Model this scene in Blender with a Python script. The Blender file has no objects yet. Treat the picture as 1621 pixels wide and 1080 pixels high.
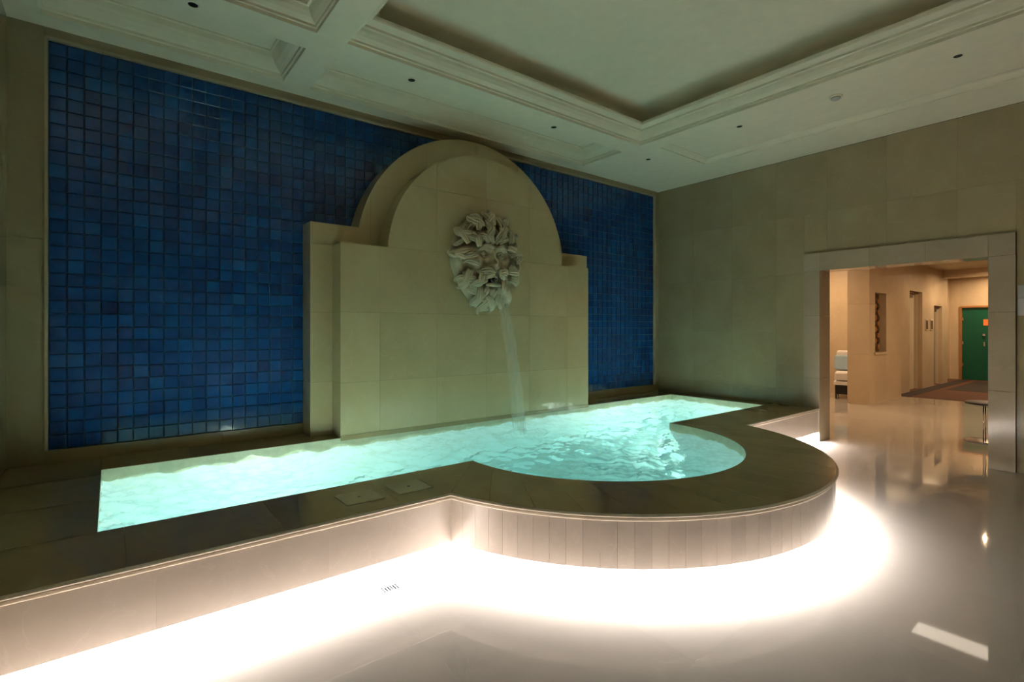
import bpy, bmesh, math, random
from math import sin, cos, pi, sqrt, asin, radians, exp, atan2
from mathutils import Vector, Matrix, noise

random.seed(7)
scene = bpy.context.scene
C = scene.collection

# ------------------------------------------------------------------ camera
cam_d = bpy.data.cameras.new('camera')
cam_d.sensor_width = 36.0
cam_d.lens = 808.7 * 36.0 / 1621.0
cam_d.shift_y = -(540.0 - 521.07) / 1621.0
cam_d.clip_end = 200
cam = bpy.data.objects.new('camera', cam_d)
cam.location = (0, 0, 1.5)
cam.rotation_euler = (radians(90), 0, -radians(90 - 51.869))
C.objects.link(cam)
scene.camera = cam

# ------------------------------------------------------------------ world and exposure
world = bpy.data.worlds.new('world')
scene.world = world
world.use_nodes = True
world.node_tree.nodes['Background'].inputs[0].default_value = (0.5, 0.55, 0.5, 1)
world.node_tree.nodes['Background'].inputs[1].default_value = 0.0
scene.view_settings.view_transform = 'Standard'
scene.view_settings.look = 'None'
scene.view_settings.gamma = 1.0
scene.view_settings.use_curve_mapping = False
scene.view_settings.exposure = 0.0
cy = scene.cycles
cy.use_denoising = True
cy.max_bounces = 9
cy.diffuse_bounces = 5
cy.glossy_bounces = 4
cy.transmission_bounces = 5
cy.use_adaptive_sampling = True
cy.adaptive_threshold = 0.06
cy.adaptive_min_samples = 24
cy.transparent_max_bounces = 8
cy.sample_clamp_indirect = 12.0
cy.sample_clamp_direct = 0.0
cy.caustics_reflective = True
cy.caustics_refractive = True
cy.blur_glossy = 0.6

# strengths of the lamps the place has
LED_POWER = 1550.0
POOL_LAMP = 490.0
HALL_PANEL = 3.6
HALL_SPOT = 6000.0

# ------------------------------------------------------------------ measured dimensions (metres)
YW, XW, XL, YB = 5.412, 7.449, -0.62, -3.2
ZC, ZD, ZB = 3.864, 0.442, 0.124
YO, YI, YF, YR = 2.841, 3.428, 4.930, 5.163
XI, XR = -0.059, 7.151
CX, CY, RO, RI = 3.620, 3.362, 1.961, 1.333
FX = 3.484
TX0, TX1, TZ0, TZ1 = -0.386, 7.335, 0.548, 3.773
XP, PD = 7.419, 0.341
PYL, PYR, PYLO, PYRO, PZT, PZO = 2.822, 1.160, 3.020, 0.946, 2.278, 2.516
ZWATER = 0.362

# ------------------------------------------------------------------ helpers
def mesh_data(name, verts, faces, mat=None, smooth=False):
    me = bpy.data.meshes.new(name)
    me.from_pydata([tuple(v) for v in verts], [], faces)
    if mat: me.materials.append(mat)
    if smooth:
        me.polygons.foreach_set('use_smooth', [True] * len(me.polygons))
    me.update()
    return me

def link(name, data, parent=None, loc=None):
    o = bpy.data.objects.new(name, data)
    C.objects.link(o)
    if parent: o.parent = parent
    if loc is not None: o.location = loc
    return o

def obj(name, verts, faces, mat, parent=None, smooth=False):
    return link(name, mesh_data(name, verts, faces, mat, smooth), parent)

def fixn(o):
    bm = bmesh.new(); bm.from_mesh(o.data)
    bmesh.ops.recalc_face_normals(bm, faces=bm.faces)
    bm.to_mesh(o.data); bm.free()
    return o

def tag(o, label=None, cat=None, group=None, kind=None):
    if label: o['label'] = label
    if cat: o['category'] = cat
    if group: o['group'] = group
    if kind: o['kind'] = kind
    return o

def empty(name, loc=(0, 0, 0)):
    o = bpy.data.objects.new(name, None)
    o.empty_display_size = 0.1
    C.objects.link(o)
    o.location = loc
    return o

def box_vf(x0, x1, y0, y1, z0, z1):
    v = [(x0, y0, z0), (x1, y0, z0), (x1, y1, z0), (x0, y1, z0), (x0, y0, z1), (x1, y0, z1), (x1, y1, z1), (x0, y1, z1)]
    f = [(0, 3, 2, 1), (4, 5, 6, 7), (0, 1, 5, 4), (1, 2, 6, 5), (2, 3, 7, 6), (3, 0, 4, 7)]
    return v, f

def box(name, x0, x1, y0, y1, z0, z1, mat, parent=None, bevel=0.0):
    if x0 > x1: x0, x1 = x1, x0
    if y0 > y1: y0, y1 = y1, y0
    if bevel <= 0:
        return obj(name, *box_vf(x0, x1, y0, y1, z0, z1), mat, parent)
    bm = bmesh.new()
    v, f = box_vf(x0, x1, y0, y1, z0, z1)
    vs = [bm.verts.new(p) for p in v]
    for q in f: bm.faces.new([vs[i] for i in q])
    bmesh.ops.bevel(bm, geom=list(bm.edges), offset=bevel, segments=2, profile=0.5, affect='EDGES')
    me = bpy.data.meshes.new(name); bm.to_mesh(me); bm.free()
    me.materials.append(mat)
    return link(name, me, parent)

def boxes(name, lst, mat, parent=None):
    V, F = [], []
    for b in lst:
        v, f = box_vf(*b); n = len(V)
        V += v; F += [tuple(i + n for i in q) for q in f]
    return obj(name, V, F, mat, parent)

def prism_xy(name, poly, z0, z1, mat, parent=None):
    """poly: list of (x, y); extruded in z"""
    n = len(poly)
    V = [(p[0], p[1], z0) for p in poly] + [(p[0], p[1], z1) for p in poly]
    F = [tuple(range(n))[::-1], tuple(range(n, 2 * n))] + [(i, (i + 1) % n, n + (i + 1) % n, n + i) for i in range(n)]
    return fixn(obj(name, V, F, mat, parent))

def prism_xz(name, poly, y0, y1, mat, parent=None):
    n = len(poly)
    V = [(p[0], y0, p[1]) for p in poly] + [(p[0], y1, p[1]) for p in poly]
    F = [tuple(range(n)), tuple(range(n, 2 * n))[::-1]] + [(i, n + i, n + (i + 1) % n, (i + 1) % n) for i in range(n)]
    return fixn(obj(name, V, F, mat, parent))

def tube(name, pts, radii, mat, parent=None, seg=10, flat=1.0, up=(0, -1, 0), caps=True, smooth=True):
    """swept tube with a radius for each point; flat squeezes it along 'up'"""
    V, F = [], []
    n = len(pts); upv = Vector(up)
    for i, p in enumerate(pts):
        p = Vector(p)
        a = Vector(pts[max(i - 1, 0)]); b = Vector(pts[min(i + 1, n - 1)])
        t = (b - a).normalized()
        s = t.cross(upv)
        if s.length < 1e-4: s = t.cross(Vector((1, 0, 0)))
        s.normalize(); w = s.cross(t).normalized()
        for k in range(seg):
            th = 2 * pi * k / seg
            V.append(p + s * (radii[i] * cos(th)) + w * (radii[i] * flat * sin(th)))
    for i in range(n - 1):
        for k in range(seg):
            F.append((i * seg + k, i * seg + (k + 1) % seg, (i + 1) * seg + (k + 1) % seg, (i + 1) * seg + k))
    if caps:
        F.append(tuple(range(seg))[::-1]); F.append(tuple((n - 1) * seg + k for k in range(seg)))
    return fixn(obj(name, V, F, mat, parent, smooth))

def lathe(name, prof, mat, parent=None, loc=(0, 0, 0), axis='Z', seg=24, smooth=True):
    """prof: list of (r, h)"""
    V, F = [], []
    for r, h in prof:
        for k in range(seg):
            a = 2 * pi * k / seg
            p = (r * cos(a), r * sin(a), h)
            if axis == 'Y': p = (p[0], p[2], p[1])
            V.append((p[0] + loc[0], p[1] + loc[1], p[2] + loc[2]))
    for i in range(len(prof) - 1):
        for k in range(seg):
            F.append((i * seg + k, i * seg + (k + 1) % seg, (i + 1) * seg + (k + 1) % seg, (i + 1) * seg + k))
    F.append(tuple(range(seg))[::-1]); F.append(tuple((len(prof) - 1) * seg + k for k in range(seg)))
    return fixn(obj(name, V, F, mat, parent, smooth))

def clip_rect(poly, x0, x1, z0, z1):
    def cl(P, inside, inter):
        out = []
        for i in range(len(P)):
            a, b = P[i - 1], P[i]
            ia, ib = inside(a), inside(b)
            if ib:
                if not ia: out.append(inter(a, b))
                out.append(b)
            elif ia: out.append(inter(a, b))
        return out
    def ix(v): return lambda a, b: (v, a[1] + (b[1] - a[1]) * (v - a[0]) / (b[0] - a[0]))
    def iz(v): return lambda a, b: (a[0] + (b[0] - a[0]) * (v - a[1]) / (b[1] - a[1]), v)
    P = poly
    for ins, it in ((lambda p: p[0] >= x0, ix(x0)), (lambda p: p[0] <= x1, ix(x1)), (lambda p: p[1] >= z0, iz(z0)), (lambda p: p[1] <= z1, iz(z1))):
        if not P: return []
        P = cl(P, ins, it)
    out = []
    for p in P:
        if not out or abs(p[0] - out[-1][0]) + abs(p[1] - out[-1][1]) > 1e-5: out.append(p)
    if len(out) > 1 and abs(out[0][0] - out[-1][0]) + abs(out[0][1] - out[-1][1]) < 1e-5: out.pop()
    return out

def area(P): return 0.5 * abs(sum(P[i - 1][0] * P[i][1] - P[i][0] * P[i - 1][1] for i in range(len(P))))

def proj(p):
    x, y, z = p
    s, c = sin(radians(51.869)), cos(radians(51.869))
    fw = x * c + y * s
    return (810.5 + (x * s - y * c) / fw * 808.7, 521.07 - (z - 1.5) / fw * 808.7)

# ------------------------------------------------------------------ materials
def new_mat(name):
    m = bpy.data.materials.new(name); m.use_nodes = True
    nt = m.node_tree; nt.nodes.clear()
    out = nt.nodes.new('ShaderNodeOutputMaterial')
    b = nt.nodes.new('ShaderNodeBsdfPrincipled')
    nt.links.new(b.outputs[0], out.inputs[0])
    return m, nt, b, out

def plain(name, col, rough=0.5, metal=0.0, spec=0.5, emit=None, strength=0.0):
    m, nt, b, out = new_mat(name)
    b.inputs['Base Color'].default_value = (*col, 1)
    b.inputs['Roughness'].default_value = rough
    b.inputs['Metallic'].default_value = metal
    b.inputs['Specular IOR Level'].default_value = spec
    if emit:
        b.inputs['Emission Color'].default_value = (*emit, 1)
        b.inputs['Emission Strength'].default_value = strength
    # fine procedural tone so that no surface is perfectly flat
    tc = nt.nodes.new('ShaderNodeTexCoord'); nz = nt.nodes.new('ShaderNodeTexNoise')
    nz.inputs['Scale'].default_value = 9.0; nz.inputs['Detail'].default_value = 4
    mp = nt.nodes.new('ShaderNodeMapRange'); mp.inputs[3].default_value = 0.93; mp.inputs[4].default_value = 1.07
    mx = nt.nodes.new('ShaderNodeMix'); mx.data_type = 'RGBA'; mx.blend_type = 'MULTIPLY'; mx.inputs[0].default_value = 1.0
    nt.links.new(tc.outputs['Object'], nz.inputs['Vector']); nt.links.new(nz.outputs[0], mp.inputs[0])
    mx.inputs[6].default_value = (*col, 1); nt.links.new(mp.outputs[0], mx.inputs[7]); nt.links.new(mx.outputs[2], b.inputs['Base Color'])
    return m

def marble(name, c1, c2, vein, rough, scale=1.6, vary=0.12, spec=0.5, bump=0.0):
    """polished limestone or marble: clouds, thin veins and a tone for each slab"""
    m, nt, b, out = new_mat(name)
    N = nt.nodes.new; L = nt.links.new
    geo = N('ShaderNodeNewGeometry'); oi = N('ShaderNodeObjectInfo')
    off = N('ShaderNodeVectorMath'); off.operation = 'MULTIPLY_ADD'
    comb = N('ShaderNodeCombineXYZ')
    for i in range(3): L(oi.outputs['Random'], comb.inputs[i])
    L(comb.outputs[0], off.inputs[0]); off.inputs[1].default_value = (17, 31, 23); L(geo.outputs['Position'], off.inputs[2])
    n1 = N('ShaderNodeTexNoise'); n1.inputs['Scale'].default_value = scale; n1.inputs['Detail'].default_value = 7; n1.inputs['Roughness'].default_value = 0.62
    L(off.outputs[0], n1.inputs['Vector'])
    mix = N('ShaderNodeMix'); mix.data_type = 'RGBA'
    mix.inputs[6].default_value = (*c1, 1); mix.inputs[7].default_value = (*c2, 1)
    mr = N('ShaderNodeMapRange'); mr.inputs[1].default_value = 0.35; mr.inputs[2].default_value = 0.65
    L(n1.outputs[0], mr.inputs[0]); L(mr.outputs[0], mix.inputs[0])
    n2 = N('ShaderNodeTexNoise'); n2.inputs['Scale'].default_value = scale * 1.7; n2.inputs['Detail'].default_value = 5; n2.inputs['Distortion'].default_value = 1.2
    L(off.outputs[0], n2.inputs['Vector'])
    sub = N('ShaderNodeMath'); sub.operation = 'SUBTRACT'; sub.inputs[1].default_value = 0.5; L(n2.outputs[0], sub.inputs[0])
    ab = N('ShaderNodeMath'); ab.operation = 'ABSOLUTE'; L(sub.outputs[0], ab.inputs[0])
    vr = N('ShaderNodeMapRange'); vr.inputs[1].default_value = 0.0; vr.inputs[2].default_value = 0.012; vr.inputs[3].default_value = 0.30; vr.inputs[4].default_value = 0.0
    L(ab.outputs[0], vr.inputs[0])
    mv = N('ShaderNodeMix'); mv.data_type = 'RGBA'; mv.inputs[7].default_value = (*vein, 1)
    L(vr.outputs[0], mv.inputs[0]); L(mix.outputs[2], mv.inputs[6])
    tone = N('ShaderNodeMapRange'); tone.inputs[3].default_value = 1 - vary; tone.inputs[4].default_value = 1 + vary
    L(oi.outputs['Random'], tone.inputs[0])
    mt = N('ShaderNodeMix'); mt.data_type = 'RGBA'; mt.blend_type = 'MULTIPLY'; mt.inputs[0].default_value = 1
    L(mv.outputs[2], mt.inputs[6]); L(tone.outputs[0], mt.inputs[7])
    L(mt.outputs[2], b.inputs['Base Color'])
    rr = N('ShaderNodeMapRange'); rr.inputs[3].default_value = rough * 0.8; rr.inputs[4].default_value = rough * 1.25
    L(n1.outputs[0], rr.inputs[0]); L(rr.outputs[0], b.inputs['Roughness'])
    b.inputs['Specular IOR Level'].default_value = spec
    if bump:
        bp = N('ShaderNodeBump'); bp.inputs['Strength'].default_value = bump; bp.inputs['Distance'].default_value = 0.01
        n3 = N('ShaderNodeTexNoise'); n3.inputs['Scale'].default_value = 40; n3.inputs['Detail'].default_value = 4
        L(geo.outputs['Position'], n3.inputs['Vector']); L(n3.outputs[0], bp.inputs['Height']); L(bp.outputs[0], b.inputs['Normal'])
    return m

M_wall = marble('wall limestone', (0.37, 0.315, 0.19), (0.31, 0.26, 0.15), (0.41, 0.355, 0.23), 0.17, 1.3, 0.025)
M_fount = marble('fountain marble', (0.55, 0.455, 0.265), (0.485, 0.395, 0.22), (0.60, 0.51, 0.33), 0.06, 1.5, 0.045)
M_deck = marble('deck brown marble', (0.36, 0.285, 0.148), (0.30, 0.235, 0.118), (0.41, 0.335, 0.19), 0.18, 1.8, 0.06)
M_fascia = marble('fascia cream marble', (0.48, 0.425, 0.372), (0.425, 0.37, 0.32), (0.53, 0.48, 0.43), 0.18, 1.8, 0.08)
M_floor = marble('floor beige marble', (0.45, 0.40, 0.343), (0.427, 0.375, 0.32), (0.465, 0.414, 0.356), 0.035, 1.1, 0.006)
M_portal = marble('portal marble', (0.40, 0.345, 0.25), (0.35, 0.30, 0.21), (0.44, 0.385, 0.29), 0.13, 1.5, 0.03)
M_lid = marble('lid pale stone', (0.54, 0.49, 0.35), (0.48, 0.43, 0.31), (0.5, 0.46, 0.34), 0.3, 3, 0.03)
M_mask = marble('carved mask stone', (0.60, 0.52, 0.36), (0.50, 0.42, 0.28), (0.66, 0.60, 0.46), 0.42, 5, 0.05, bump=0.25)
M_hall = marble('hall warm limestone', (0.58, 0.46, 0.31), (0.51, 0.395, 0.26), (0.64, 0.53, 0.38), 0.3, 1.5, 0.05)
M_plaster = plain('ceiling plaster', (0.82, 0.775, 0.625), 0.7)
M_basin = plain('pool basin mosaic', (0.77, 0.81, 0.80), 0.45)
M_band = marble('waterline stone', (0.62, 0.60, 0.42), (0.50, 0.49, 0.34), (0.66, 0.64, 0.48), 0.3, 9, 0.05)
M_grout = plain('joint filler', (0.33, 0.29, 0.23), 0.8)
M_tgrout = plain('tile grout', (0.16, 0.31, 0.45), 0.6)
M_chrome = plain('brushed steel', (0.62, 0.61, 0.58), 0.22, 1.0)
M_dark = plain('dark metal', (0.03, 0.03, 0.03), 0.4, 0.6)
M_slot = plain('drain slot', (0.003, 0.003, 0.003), 1.0, spec=0.0)
M_black = plain('black hole', (0.008, 0.008, 0.008), 0.8)
M_led = plain('led strip light', (0.9, 0.9, 0.9), 0.5, emit=(0.99, 0.965, 0.985), strength=LED_POWER)
M_plamp = plain('pool lamp lens', (0.9, 0.9, 0.9), 0.5, emit=(1.0, 0.965, 0.80), strength=POOL_LAMP)
M_panel = plain('light panel diffuser', (0.9, 0.9, 0.9), 0.5, emit=(1.0, 0.86, 0.68), strength=HALL_PANEL)
M_bulb = plain('hall downlight bulb', (0.9, 0.9, 0.9), 0.5, emit=(1.0, 0.70, 0.42), strength=HALL_SPOT)
M_carpet = plain('hall carpet', (0.11, 0.04, 0.016), 0.9)
M_carpet2 = plain('hall dark carpet', (0.028, 0.017, 0.013), 0.9)
M_green = plain('green door paint', (0.0, 0.085, 0.045), 0.4)
M_wood = plain('orange wood', (0.36, 0.16, 0.05), 0.4)
M_cream = plain('cream paint', (0.62, 0.53, 0.38), 0.5)
M_white = plain('white upholstery', (0.75, 0.72, 0.70), 0.8)
M_blue = plain('pale blue fabric', (0.30, 0.42, 0.52), 0.8)
M_orange = plain('orange notice', (0.75, 0.22, 0.05), 0.5)
M_grey = plain('grey sign', (0.42, 0.43, 0.42), 0.35)
M_greyl = plain('pale sign', (0.55, 0.53, 0.55), 0.35)
M_bronze = plain('bronze lattice', (0.10, 0.055, 0.02), 0.45, 0.4)
M_tabletop = plain('dark table top', (0.04, 0.032, 0.035), 0.5)

# glazed blue tile: the tone of each tile comes from a mesh attribute
M_tile, nt, b, _ = new_mat('glazed blue tile')
at = nt.nodes.new('ShaderNodeAttribute'); at.attribute_name = 'tone'
ramp = nt.nodes.new('ShaderNodeValToRGB')
ramp.color_ramp.elements[0].color = (0.0018, 0.027, 0.115, 1)
ramp.color_ramp.elements[1].color = (0.006, 0.10, 0.31, 1)
e = ramp.color_ramp.elements.new(0.5); e.color = (0.0025, 0.056, 0.215, 1)
geo = nt.nodes.new('ShaderNodeNewGeometry'); nz = nt.nodes.new('ShaderNodeTexNoise'); nz.inputs['Scale'].default_value = 14; nz.inputs['Detail'].default_value = 3
nt.links.new(geo.outputs['Position'], nz.inputs['Vector'])
ad = nt.nodes.new('ShaderNodeMath'); ad.operation = 'MULTIPLY_ADD'; ad.inputs[1].default_value = 0.5
nt.links.new(nz.outputs[0], ad.inputs[0]); 
sb = nt.nodes.new('ShaderNodeMath'); sb.operation = 'SUBTRACT'; sb.inputs[1].default_value = 0.25
nt.links.new(at.outputs['Fac'], sb.inputs[0]); nt.links.new(sb.outputs[0], ad.inputs[2])
nt.links.new(ad.outputs[0], ramp.inputs[0]); nt.links.new(ramp.outputs[0], b.inputs['Base Color'])
b.inputs['Roughness'].default_value = 0.07
bp = nt.nodes.new('ShaderNodeBump'); bp.inputs['Strength'].default_value = 0.12; bp.inputs['Distance'].default_value = 0.01
n3 = nt.nodes.new('ShaderNodeTexNoise'); n3.inputs['Scale'].default_value = 16; n3.inputs['Detail'].default_value = 2
nt.links.new(geo.outputs['Position'], n3.inputs['Vector']); nt.links.new(n3.outputs[0], bp.inputs['Height']); nt.links.new(bp.outputs[0], b.inputs['Normal'])

# pool water: clear, refracting, absorbs red
M_water, nt, b, out = new_mat('pool water')
b.inputs['Base Color'].default_value = (1, 1, 1, 1)
b.inputs['Transmission Weight'].default_value = 1.0
b.inputs['Roughness'].default_value = 0.02
b.inputs['IOR'].default_value = 1.33
geo = nt.nodes.new('ShaderNodeNewGeometry')
n3 = nt.nodes.new('ShaderNodeTexNoise'); n3.inputs['Scale'].default_value = 13; n3.inputs['Detail'].default_value = 3
bp = nt.nodes.new('ShaderNodeBump'); bp.inputs['Strength'].default_value = 0.6; bp.inputs['Distance'].default_value = 0.02
nt.links.new(geo.outputs['Position'], n3.inputs['Vector']); nt.links.new(n3.outputs[0], bp.inputs['Height']); nt.links.new(bp.outputs[0], b.inputs['Normal'])
va = nt.nodes.new('ShaderNodeVolumeAbsorption')
va.inputs['Color'].default_value = (0.24, 0.84, 0.88, 1); va.inputs['Density'].default_value = 0.30
nt.links.new(va.outputs[0], out.inputs['Volume'])

# falling water: frosted and half clear
M_jet, nt, b, out = new_mat('falling water')
b.inputs['Base Color'].default_value = (0.92, 0.93, 0.86, 1)
b.inputs['Roughness'].default_value = 0.25
tr = nt.nodes.new('ShaderNodeBsdfTransparent'); mx = nt.nodes.new('ShaderNodeMixShader')
tl = nt.nodes.new('ShaderNodeBsdfTranslucent'); tl.inputs[0].default_value = (0.92, 0.94, 0.86, 1)
m2 = nt.nodes.new('ShaderNodeMixShader'); m2.inputs[0].default_value = 0.5
nt.links.new(b.outputs[0], m2.inputs[1]); nt.links.new(tl.outputs[0], m2.inputs[2])
geo = nt.nodes.new('ShaderNodeNewGeometry'); mpv = nt.nodes.new('ShaderNodeMapping'); mpv.inputs['Scale'].default_value = (60, 60, 4)
n3 = nt.nodes.new('ShaderNodeTexNoise'); n3.inputs['Scale'].default_value = 1.0; n3.inputs['Detail'].default_value = 3
mr = nt.nodes.new('ShaderNodeMapRange'); mr.inputs[1].default_value = 0.3; mr.inputs[2].default_value = 0.7; mr.inputs[3].default_value = 0.03; mr.inputs[4].default_value = 0.20
nt.links.new(geo.outputs['Position'], mpv.inputs[0]); nt.links.new(mpv.outputs[0], n3.inputs['Vector']); nt.links.new(n3.outputs[0], mr.inputs[0])
nt.links.new(mr.outputs[0], mx.inputs[0]); nt.links.new(tr.outputs[0], mx.inputs[1]); nt.links.new(m2.outputs[0], mx.inputs[2]); nt.links.new(mx.outputs[0], out.inputs[0])

# ================================================================== STRUCTURE
# ---- outline of the pool surround: straight, half round bulge, straight; s = inset from the outer face
def outer_path(s, x_end=None, n_arc=60, step=0.3):
    r = RO - s; y = YO + s
    a = asin((y - CY) / r)                       # angle of the right hand corner (negative)
    dx = r * cos(a)
    x_end = XW if x_end is None else x_end
    pts = []
    k = max(2, int((CX - dx - XL) / step))
    pts += [(XL + (CX - dx - XL) * i / k, y) for i in range(k)]
    a0 = -pi - a; a1 = a
    pts += [(CX + r * cos(a0 + (a1 - a0) * i / n_arc), CY + r * sin(a0 + (a1 - a0) * i / n_arc)) for i in range(n_arc + 1)]
    k = max(2, int((x_end - CX - dx) / step))
    pts += [(CX + dx + (x_end - CX - dx) * (i + 1) / k, y) for i in range(k)]
    return pts

TOE = 0.20
def toe_y(x):
    r = RO - TOE
    d = abs(x - CX)
    y = YO + TOE
    if d < r: y = min(y, CY - sqrt(r * r - d * d))
    return y

# ---- floor of the room: slabs over a bed
floor = empty('floor'); tag(floor, 'polished beige marble floor in front of the pool', 'floor', kind='structure')
def floor_strip(x0, x1, y0, y1, n=12):
    xs = [x0 + (x1 - x0) * i / n for i in range(n + 1)]
    top = [(x, min(y1, toe_y(x))) for x in xs]
    return xs, top
def floor_slab(name, x0, x1, y0, y1, z0, z1, mat):
    xs, top = floor_strip(x0, x1, y0, y1)
    runs, cur = [], []
    for p in top:
        if p[1] > y0 + 0.004: cur.append(p)
        else:
            if len(cur) > 1: runs.append(cur)
            cur = []
    if len(cur) > 1: runs.append(cur)
    for r in runs:
        poly = [(r[0][0], y0), (r[-1][0], y0)] + r[::-1]
        q = [poly[0]]
        for p in poly[1:]:
            if abs(p[0] - q[-1][0]) + abs(p[1] - q[-1][1]) > 1e-5: q.append(p)
        prism_xy(name, q, z0, z1, mat, floor)
SX, SY = 0.90, 0.90
ix = 0
x = XL
while x < XP - 0.01:
    x1 = min(x + SX, XP)
    y = YB
    while y < YO + TOE - 0.01:
        y1 = min(y + SY, YO + TOE + 0.02)
        floor_slab('floor_slab', x + 0.00012, x1 - 0.00012, y + 0.00012, y1 - 0.00012, -0.03, 0.0, M_floor)
        y += SY
    x += SX
k = 80
V = []; F = []
for i in range(k + 1):
    xx = XL + (XP - XL) * i / k
    V += [(xx, YB, -0.003), (xx, toe_y(xx) + 0.005, -0.003)]
for i in range(k): F.append((2 * i, 2 * i + 2, 2 * i + 3, 2 * i + 1))
obj('joint_bed', V, F, M_grout, floor)

# ---- back wall with blue glazed tiles
wall_back = empty('wall_back', (0, 0, 0)); tag(wall_back, 'back wall of blue glazed tiles in a stone frame', 'wall', kind='structure')
box('wall_core', XL - 0.1, XW + 0.1, YW + 0.012, YW + 0.2, 0.0, ZC + 0.1, M_tgrout, wall_back)
def fountain_outline(hw, zs, R, zc, z0=ZD, n=56):
    a = asin((zs - zc) / R)
    P = [(FX - hw, z0), (FX + hw, z0), (FX + hw, zs)]
    P += [(FX + R * cos(a + (pi - 2 * a) * i / n), zc + R * sin(a + (pi - 2 * a) * i / n)) for i in range(n + 1)]
    P += [(FX - hw, zs)]
    return P
def in_rear(x, z):
    if abs(x - FX) < 1.946 and z < 2.558: return True
    return (x - FX) ** 2 + (z - 2.286) ** 2 < 1.481 ** 2 and z > 2.3
NCOL, NROW = 72, 30
PX, PZ = (TX1 - TX0) / NCOL, (TZ1 - TZ0) / NROW
GAP = 0.0042
def tile_vf(w, h, d=0.008, bv=0.003):
    """front faces -Y; the back sits at y = d"""
    a, c = w / 2, h / 2
    V = [(-a, d, -c), (a, d, -c), (a, d, c), (-a, d, c),
         (-a, bv, -c), (a, bv, -c), (a, bv, c), (-a, bv, c),
         (-a + bv, 0, -c + bv), (a - bv, 0, -c + bv), (a - bv, 0, c - bv), (-a + bv, 0, c - bv)]
    F = [(8, 9, 10, 11)]
    for i in range(4):
        j = (i + 1) % 4
        F += [(i, j, 4 + j, 4 + i), (4 + i, 4 + j, 8 + j, 8 + i)]
    return V, F
def set_tone(me, vals):
    at = me.attributes.new('tone', 'FLOAT', 'FACE')
    at.data.foreach_set('value', vals)
cells = []
for c in range(NCOL):
    for r in range(NROW):
        x, z = TX0 + (c + 0.5) * PX, TZ0 + (r + 0.5) * PZ
        hx, hz = PX * 0.5, PZ * 0.5
        if all(in_rear(x + sx * hx, z + sz * hz) for sx in (-1, 1) for sz in (-1, 1)): continue
        a = proj((x - hx, YW, z - hz)); b_ = proj((x + hx, YW, z - hz)); d_ = proj((x - hx, YW, z + hz))
        cells.append((abs((b_[0] - a[0]) * (a[1] - d_[1])), x, z))
cells.sort(reverse=True)
rt = random.Random(11)
variants = []
for i in range(16):
    v, f = tile_vf(PX - GAP, PZ - GAP)
    me = mesh_data('tile', v, f, M_tile)
    set_tone(me, [min(1, max(0, 0.12 + 0.76 * i / 15.0))] * len(f))
    variants.append(me)
def tone_pick(): return min(15, max(0, int(rt.gauss(7.0, 2.7))))
for a, x, z in cells[:300]:
    o = link('tile', variants[tone_pick()], wall_back, (x, YW - 0.001 + rt.uniform(-.0008, .0008), z))
    o.rotation_euler = (rt.gauss(0, 0.006), rt.gauss(0, 0.004), rt.gauss(0, 0.006))
V, F, T = [], [], []
for a, x, z in cells[300:]:
    v, f = tile_vf(PX - GAP, PZ - GAP)
    mt = Matrix.Translation((x, YW - 0.001 + rt.uniform(-.0008, .0008), z)) @ Matrix.Rotation(rt.gauss(0, 0.006), 4, 'X') @ Matrix.Rotation(rt.gauss(0, 0.006), 4, 'Z')
    n = len(V)
    V += [tuple(mt @ Vector(p)) for p in v]; F += [tuple(i + n for i in q) for q in f]
    t = 0.12 + 0.76 * tone_pick() / 15.0
    T += [t] * len(f)
me = mesh_data('tile_field', V, F, M_tile); set_tone(me, T)
o = link('tile_field', me, wall_back); tag(o, kind='stuff')
# stone frame around the tiles
fy = YW - 0.022
for nm, b4 in (('frame_slab', (XL, TX0 - 0.022, TZ0 - 0.10, 2.2)), ('frame_slab', (XL, TX0 - 0.022, 2.202, ZC)),
               ('frame_slab', (TX1 + 0.022, XW, TZ0 - 0.10, 2.2)), ('frame_slab', (TX1 + 0.022, XW, 2.202, ZC))):
    box(nm, b4[0], b4[1], fy, YW + 0.012, b4[2], b4[3], M_wall, wall_back)
n = 8
for i in range(n):
    xa = TX0 - 0.02 + (TX1 - TX0 + 0.04) * i / n; xb = TX0 - 0.02 + (TX1 - TX0 + 0.04) * (i + 1) / n
    box('frame_slab', xa + .0008, xb - .0008, fy, YW + 0.012, TZ1 + 0.02, ZC, M_wall, wall_back)
# slim stone bead on the frame
M_nose = marble('nosing cream marble', (0.78, 0.70, 0.60), (0.73, 0.65, 0.55), (0.8, 0.73, 0.63), 0.2, 3, 0.02)
M_bead = marble('bead stone', (0.46, 0.40, 0.27), (0.42, 0.36, 0.24), (0.5, 0.44, 0.32), 0.25, 3, 0.03)
box('frame_bead', TX0 - 0.022, TX0 - 0.002, fy - 0.012, YW + 0.012, TZ0, TZ1 + 0.02, M_bead, wall_back)
box('frame_bead', TX1 + 0.002, TX1 + 0.022, fy - 0.012, YW + 0.012, TZ0, TZ1 + 0.02, M_bead, wall_back)
box('frame_bead', TX0 - 0.022, TX1 + 0.022, fy - 0.012, YW + 0.012, TZ1 + 0.001, TZ1 + 0.021, M_bead, wall_back)
bb = empty('baseboard_back'); tag(bb, 'low stone baseboard between pool deck and blue tiles', 'baseboard', kind='structure')
for (xa, xb) in ((XL, FX - 1.95), (FX + 1.95, XW)):
    n = max(1, round((xb - xa) / 0.75))
    for i in range(n):
        box('baseboard_slab', xa + (xb - xa) * i / n + .001, xa + (xb - xa) * (i + 1) / n - .001, YW - 0.02, YW + 0.012, ZD - 0.02, TZ0 - 0.003, M_deck, bb)

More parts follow.
